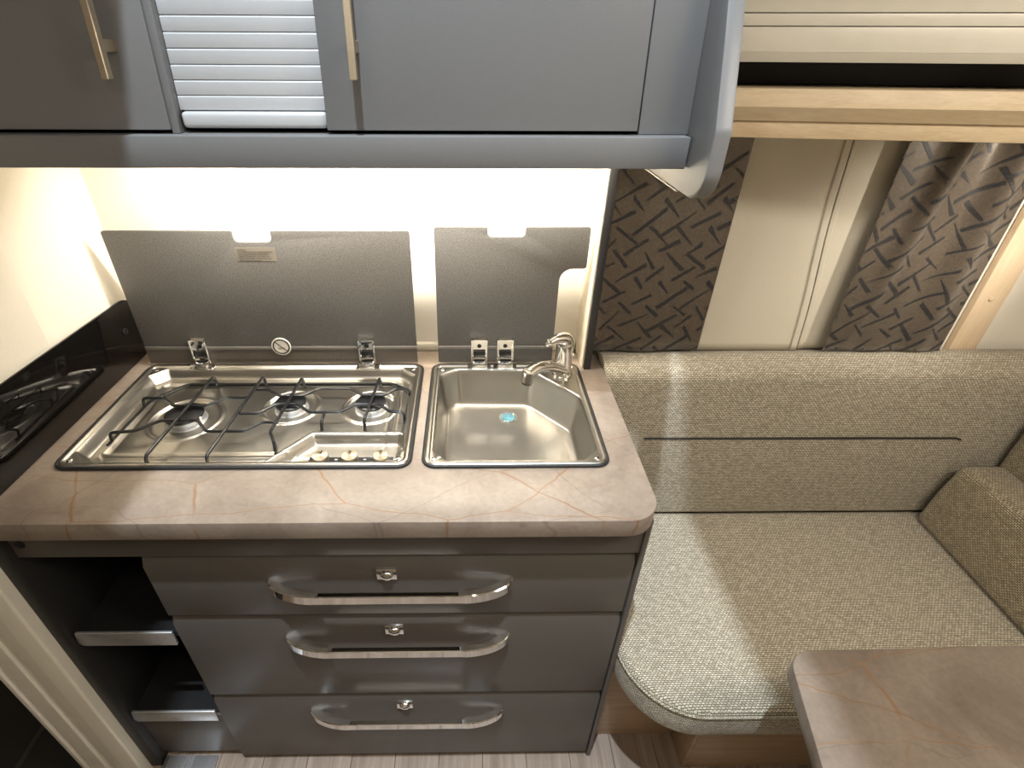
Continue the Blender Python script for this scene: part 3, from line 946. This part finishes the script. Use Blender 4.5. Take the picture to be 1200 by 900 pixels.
for i, (z0, z1, yy) in enumerate(strips):
    poly = [(yy + (.004 if i == 0 else 0), z0), (yy - (.004 if i == 0 else 0), z1), (0.31, z1), (0.31, z0)]
    nm = 'lower_edge' if i == 0 else 'flap_panel'
    p = prism(nm, poly, 'x', 0.416, 1.58, CREAMGLOSS, L, 0.0008)
    slant(p, 0.46, SL)
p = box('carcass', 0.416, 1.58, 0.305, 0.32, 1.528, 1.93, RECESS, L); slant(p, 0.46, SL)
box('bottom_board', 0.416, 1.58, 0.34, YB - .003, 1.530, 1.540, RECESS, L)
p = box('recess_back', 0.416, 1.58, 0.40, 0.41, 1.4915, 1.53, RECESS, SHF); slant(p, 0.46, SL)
box('bracket', 0.925, 0.935, 0.27, 0.30, 1.4915, 1.528, CREAMGLOSS, L)

def sheet(name, x0, x1, z0, z1, fy, mat, th=0.002, nx=60, nz=24, edge=None):
    """hanging cloth: y = fy(x, z); edge(z) shifts the two sides"""
    V, F, uv = [], [], []
    for side in (0, 1):
        for j in range(nz + 1):
            z = z0 + (z1 - z0) * j / nz
            a, b = (edge(z) if edge else (0, 0))
            for i in range(nx + 1):
                x = x0 + a + (x1 + b - x0 - a) * i / nx
                V.append((x, fy(x, z) + side * th, z))
                uv.append((x * 1.0, z))
    n = nx + 1; m = (nx + 1) * (nz + 1)
    for j in range(nz):
        for i in range(nx):
            a = j * n + i
            F.append([a, a + 1, a + n + 1, a + n])
            F.append([m + a, m + a + n, m + a + n + 1, m + a + 1])
    for j in range(nz):
        a = j * n; b = a + nx
        F.append([a, a + n, m + a + n, m + a]); F.append([b, m + b, m + b + n, b + n])
    for i in range(nx):
        F.append([i, m + i, m + i + 1, i + 1]); a = nz * n + i
        F.append([a, a + 1, m + a + 1, m + a])
    o = mobj(name, V, F, mat, None, smooth=True)
    ul = o.data.uv_layers.new(name='UVMap')
    for l in o.data.loops:
        ul.data[l.index].uv = uv[l.vertex_index]
    return o
def strokes(curtain, x0, x1, z0, z1, fy, seed):
    rnd = random.Random(seed)
    V, F = [], []
    a0 = 0.66
    cell = 0.046
    cx, cz = (x0 + x1) / 2, (z0 + z1) / 2
    for i in range(-12, 13):
        for j in range(-12, 13):
            u = (i + rnd.uniform(-.18, .18)) * cell; v = (j + rnd.uniform(-.18, .18)) * cell * 0.82
            hor = (i + j) % 2 == 0
            ang = a0 + (0 if hor else math.pi / 2 + 0.12) + rnd.uniform(-.2, .2)
            L_ = rnd.uniform(.046, .088) * (1.0 if hor else 0.72)
            w0, w1 = rnd.uniform(.0003, .0042), rnd.uniform(.0026, .0056)
            if rnd.random() < .5: w0, w1 = w1, w0
            x = cx + u * math.cos(a0) - v * math.sin(a0); z = cz + u * math.sin(a0) + v * math.cos(a0)
            dx, dz = math.cos(ang), math.sin(ang)
            k = len(V); ok = True; seg = 8; pts = []
            sk = rnd.uniform(-.6, .6)
            for s_ in range(seg + 1):
                t = s_ / seg
                w = w0 + (w1 - w0) * t
                for sg in (-1, 1):
                    l = (t - .5) * L_ + sg * w * sk
                    px_ = x + dx * l - dz * w * sg; pz_ = z + dz * l + dx * w * sg
                    px_ = min(max(px_, x0 + .0015), x1 - .0015); pz_ = min(max(pz_, z0 + .001), z1 - .001)
                    pts.append((px_, fy(px_, pz_) - .0005, pz_))
            xs = [p[0] for p in pts]; zs = [p[2] for p in pts]
            if max(xs) - min(xs) < .004 or max(zs) - min(zs) < .004: continue
            V += pts
            for s_ in range(seg):
                b = k + 2 * s_
                F.append([b, b + 2, b + 3, b + 1])
    o = mobj('printed_pattern', V, F, CURTAIN_PRINT, curtain, smooth=True, recalc=False)
    o['kind'] = 'stuff'
    o['label'] = 'dark grey slanted strokes printed on the cloth'
g = lambda x, c, w: math.exp(-((x - c) / w) ** 2)
fl = lambda x, z: 0.514 + 0.004 * math.sin(x * 32 + z * 1.2) - 0.004 * g(x, .40, .02)
cl = sheet('curtain', 0.384, 0.640, 0.924, 1.43, fl, CURTAIN)
tag(cl, 'dark brown patterned curtain beside the dark divider upright', 'curtain', 'patterned curtains')
strokes(cl, 0.384, 0.640, 0.924, 1.43, fl, 3)
fr = lambda x, z: 0.512 - 0.030 * g(x, 1.05 - (1.4 - z) * .12, .020) * max(0, (z - .90) * 2.0) - 0.036 * g(x, 1.165, .030) * (0.25 + (z - .9) * 1.5) + 0.003 * math.sin(x * 40)
cr = sheet('curtain', 0.944, 1.228, 0.924, 1.43, fr, CURTAIN, nx=110, nz=40)
tag(cr, 'dark brown patterned curtain with bright folds near the wooden strip', 'curtain', 'patterned curtains')
strokes(cr, 0.944, 1.228, 0.924, 1.43, fr, 5)
wob = lambda z: (1.43 - z) * .10 + .003 * math.sin((z - .9) * 14)
b1 = sheet('window_blind', 0.615, 0.838, 0.914, 1.43, lambda x, z: 0.533, SHEER, edge=lambda z: (0, wob(z)))
tag(b1, 'wide cream cloth blind hanging beside the flat patterned curtain', 'blind', 'cream blinds')
def hem(parent, x0, x1, y, th):
    h = sheet('hem', x0, x1, 0.914, 1.43, lambda x, z: y, SHEER, th=th, nx=4, edge=lambda z: (wob(z), wob(z)))
    h.parent = parent
    h.location = WORLD0[h.name] - WORLD0[parent.name]
hem(b1, 0.824, 0.8385, 0.5295, 0.0032)
b2 = sheet('window_blind', 0.845, 0.975, 0.914, 1.43, lambda x, z: 0.541, SHEER, edge=lambda z: ((1.43 - z) * .10 + .004 * math.sin((z - .9) * 9), 0))
tag(b2, 'narrow cream cloth blind next to the bright folded curtain', 'blind', 'cream blinds')
hem(b2, 0.846, 0.858, 0.5375, 0.0032)
# pale strip on the wall right of the curtain
ws = box('wall_strip', 1.297, 1.366, 0.553, YB - .001, 0.5, 1.43, OAKZ, None, 0.002)
tag(ws, 'pale oak upright strip on the wall beside the folded curtain', 'trim strip')
lathe('screw_cap', [(0.006, 0), (0.006, -0.002), (0.003, -0.004), (0.0005, -0.0042)], (1.330, 0.553, 1.04), OAKZ, ws, 16, 'y')

# ------------------------------------------------------------------ bench
def cushion(name, poly, z0, z1, r, mat, seg=5, lean=None, parent=None):
    """soft slab: plan polygon with rounded top and bottom edges, puffed a little"""
    n = len(poly)
    cx = sum(p[0] for p in poly) / n; cy = sum(p[1] for p in poly) / n
    rings = []
    def off(d):
        out = []
        for i in range(n):
            a = Vector(poly[i - 1]); p = Vector(poly[i]); b = Vector(poly[(i + 1) % n])
            u = (p - a); w = (b - p)
            if u.length < 1e-7: u = w
            if w.length < 1e-7: w = u
            nn = (Vector((u.y, -u.x)).normalized() + Vector((w.y, -w.x)).normalized())
            nn = nn.normalized() if nn.length > 1e-6 else Vector((0, 0))
            out.append((p.x - nn.x * d, p.y - nn.y * d))
        return out
    for k in range(seg + 1):
        a = math.pi / 2 * k / seg
        rings.append([(x, y, z0 + r * (1 - math.sin(a))) for x, y in off(r * (1 - math.cos(a)))][:] if False else [(x, y, z0 + r * (1 - math.cos(a))) for x, y in off(r * (1 - math.sin(a)))])
    rings.append([(x, y, (z0 + z1) / 2) for x, y in off(-0.003)])
    for k in range(seg + 1):
        a = math.pi / 2 * (1 - k / seg)
        rings.append([(x, y, z1 - r * (1 - math.cos(a))) for x, y in off(r * (1 - math.sin(a)))])
    V = [p for q in rings for p in q]; F = []
    for i in range(len(rings) - 1):
        for k in range(n):
            l = (k + 1) % n
            F.append([i * n + k, i * n + l, (i + 1) * n + l, (i + 1) * n + k])
    F.append([k for k in range(n)][::-1]); F.append([(len(rings) - 1) * n + k for k in range(n)])
    if lean: V = [lean(*p) for p in V]
    return mobj(name, V, F, mat, parent, smooth='auto', uv=True)

# seat cushion
seat_poly = rpoly([(0.4075, 0.44), (0.4075, -0.088), (1.60, -0.088), (1.60, 0.44)], [.02, .15, .02, .02], 16)
seat = cushion('seat_cushion', seat_poly, 0.352, 0.452, 0.016, FABRIC)
tag(seat, 'beige woven bench seat cushion with a rounded corner beside the kitchen unit', 'cushion')
pipe_pts = [(x, y, 0.4395) for x, y in rpoly([(0.4062, 0.44), (0.4062, -0.0895), (1.60, -0.0895)], [0, .15, 0], 24)]
pv = tubes('piping', [pipe_pts], 0.0022, FABRIC, seat, 6, uv=True)

# back cushion: profile swept along x, with a slit
def back_profile():
    return rpoly([(0.425, 0.453), (0.552, 0.453), (0.552, 0.906), (0.500, 0.922), (0.442, 0.902)],
                 [.015, 0, .01, .03, .035], 6)
def sweep_x(name, prof, x0, x1, mat, nx=24):
    n = len(prof); V = []; F = []; vuv = []
    arc = [0.0]
    for i in range(n):
        p, q = prof[i], prof[(i + 1) % n]
        arc.append(arc[-1] + math.hypot(q[0] - p[0], q[1] - p[1]))
    for k in range(nx + 1):
        x = x0 + (x1 - x0) * k / nx
        for i in range(n):
            V.append((x, prof[i][0], prof[i][1]))
    fuv = []
    for k in range(nx):
        xa = x0 + (x1 - x0) * k / nx; xb = x0 + (x1 - x0) * (k + 1) / nx
        for i in range(n):
            j = (i + 1) % n
            F.append([k * n + i, k * n + j, (k + 1) * n + j, (k + 1) * n + i])
            fuv.append([(xa, arc[i]), (xa, arc[i + 1]), (xb, arc[i + 1]), (xb, arc[i])])
    for base in (0, nx * n):
        F.append([base + i for i in range(n)]); fuv.append([(p[0], p[1]) for p in prof])
    o = mobj(name, V, F, mat, None, smooth='auto', recalc=False)
    ul = o.data.uv_layers.new(name='UVMap')
    for p in o.data.polygons:
        for c, li in enumerate(p.loop_indices):
            ul.data[li].uv = fuv[p.index][c]
    return o
bk = sweep_x('back_cushion', back_profile(), 0.406, 1.60, FABRIC)
tag(bk, 'long beige woven bench backrest with a dark horizontal slit below the window', 'cushion')
tubes('slit', [[(0.525, 0.4350, 0.716), (1.32, 0.4350, 0.712), (1.335, 0.4365, 0.706)]], 0.0034, CABINET_DARK, bk, 8)
# right backrest and the bolster in front of it
rb = cushion('side_back_cushion', rpoly([(1.455, -0.60), (1.60, -0.60), (1.60, 0.42), (1.455, 0.42)], .02, 4), 0.46, 0.90, 0.03, FABRIC_DARK)
tag(rb, 'brown woven side backrest upright behind the bolster at the bench end', 'cushion')
def lean_b(x, y, z):
    t = (z - 0.45) / 0.2
    q = min(0.41 - y, 0.24)
    return (x + (0.030 * t if x < 1.36 else 0.0) - q * 0.06 * (1 - t * 0.6), y, z + t * q * 0.12)
bo = cushion('bolster_cushion', rpoly([(1.308, -0.55), (1.452, -0.55), (1.452, 0.408), (1.308, 0.408)], .022, 5), 0.4535, 0.650, 0.022, FABRIC_DARK, lean=lean_b)
tag(bo, 'brown ribbed woven bolster cushion lying on the bench seat', 'cushion')
# base under the seat
BB = thing('bench_base', (0.9, 0.2, ZF), 'light wood bench base under the seat cushion', 'bench base')
box('back_board', 0.405, 0.648, 0.086, 0.100, ZF, 0.35, BENCHWOOD, BB, 0.001)
box('side_board', 0.636, 0.648, 0.007, 0.086, ZF, 0.35, BENCHWOOD, BB, 0.001)
box('front_board', 0.648, 1.60, 0.007, 0.020, ZF, 0.35, BENCHWOOD, BB, 0.001)
box('seat_board', 0.405, 1.60, 0.088, 0.55, 0.336, 0.3515, BENCHWOOD, BB, 0.001)

# ------------------------------------------------------------------ table
TB = thing('dining_table', (1.0, -0.5, ZF), 'taupe stone-look dining table top with a rounded corner by the bench', 'table')
prism('table_top', rpoly([(0.535, -0.42), (0.50, -0.95), (1.38, -0.95), (1.38, -0.104), (0.604, -0.114)], [.02, .05, .05, .05, .045], 10), 'z', 0.688, 0.720, STONE_T, TB, 0.003)
lathe('pedestal', [(0.16, ZF), (0.16, ZF + .012), (0.04, ZF + .02), (0.035, ZF + .03), (0.035, 0.67), (0.10, 0.675), (0.10, 0.688)], (1.0, -0.52, 0), ALU, TB, 40)

# ------------------------------------------------------------------ threshold strip in the aisle
TH = thing('threshold_strip', (-0.62, 0.03, ZF), 'ribbed aluminium threshold strip on the floor below the open shelf', 'threshold')
box('base_strip', -0.712, -0.575, -0.25, 0.044, ZF + .0002, ZF + .008, ALU, TH, 0.002)
for i in range(8):
    box('rib', -0.700 + i * .0085, -0.695 + i * .0085, -0.25, 0.044, ZF + .008, ZF + .010, ALU, TH)
# ceiling lamps seen only from other viewpoints
for nm, x, y, w, dlab in (('ceiling_lamp', 1.0, -0.50, 0.72, 'flat warm ceiling lamp above the dinette'), ('ceiling_lamp', -0.15, -0.66, 0.92, 'flat warm ceiling lamp above the aisle')):
    t = thing(nm, (x, y, 1.935), dlab, 'lamp')
    box('housing', x - w / 2, x + w / 2, y - .11, y + .11, 1.936, 1.9499, ALU, t, 0.002)

# small reading lamp on the shelf front, its spot light sits in the shade
RL = thing('reading_lamp', (1.32, 0.16, 1.42), 'small round reading lamp fixed to the oak shelf front', 'lamp')
ax = Vector((-0.15, 0.38, -0.20)).normalized()
tip = Vector((1.32, 0.12, 1.43))
tubes('shade', [[tip - ax * .004, tip - ax * .012, tip - ax * .030, tip - ax * .036]], [0.020, 0.019, 0.013, 0.004], ALU, RL, 24)
tubes('arm', [fillet_path([tip - ax * .032, (1.335, 0.10, 1.462), (1.34, 0.188, 1.474)], .015)], 0.0035, ALU, RL, 10)
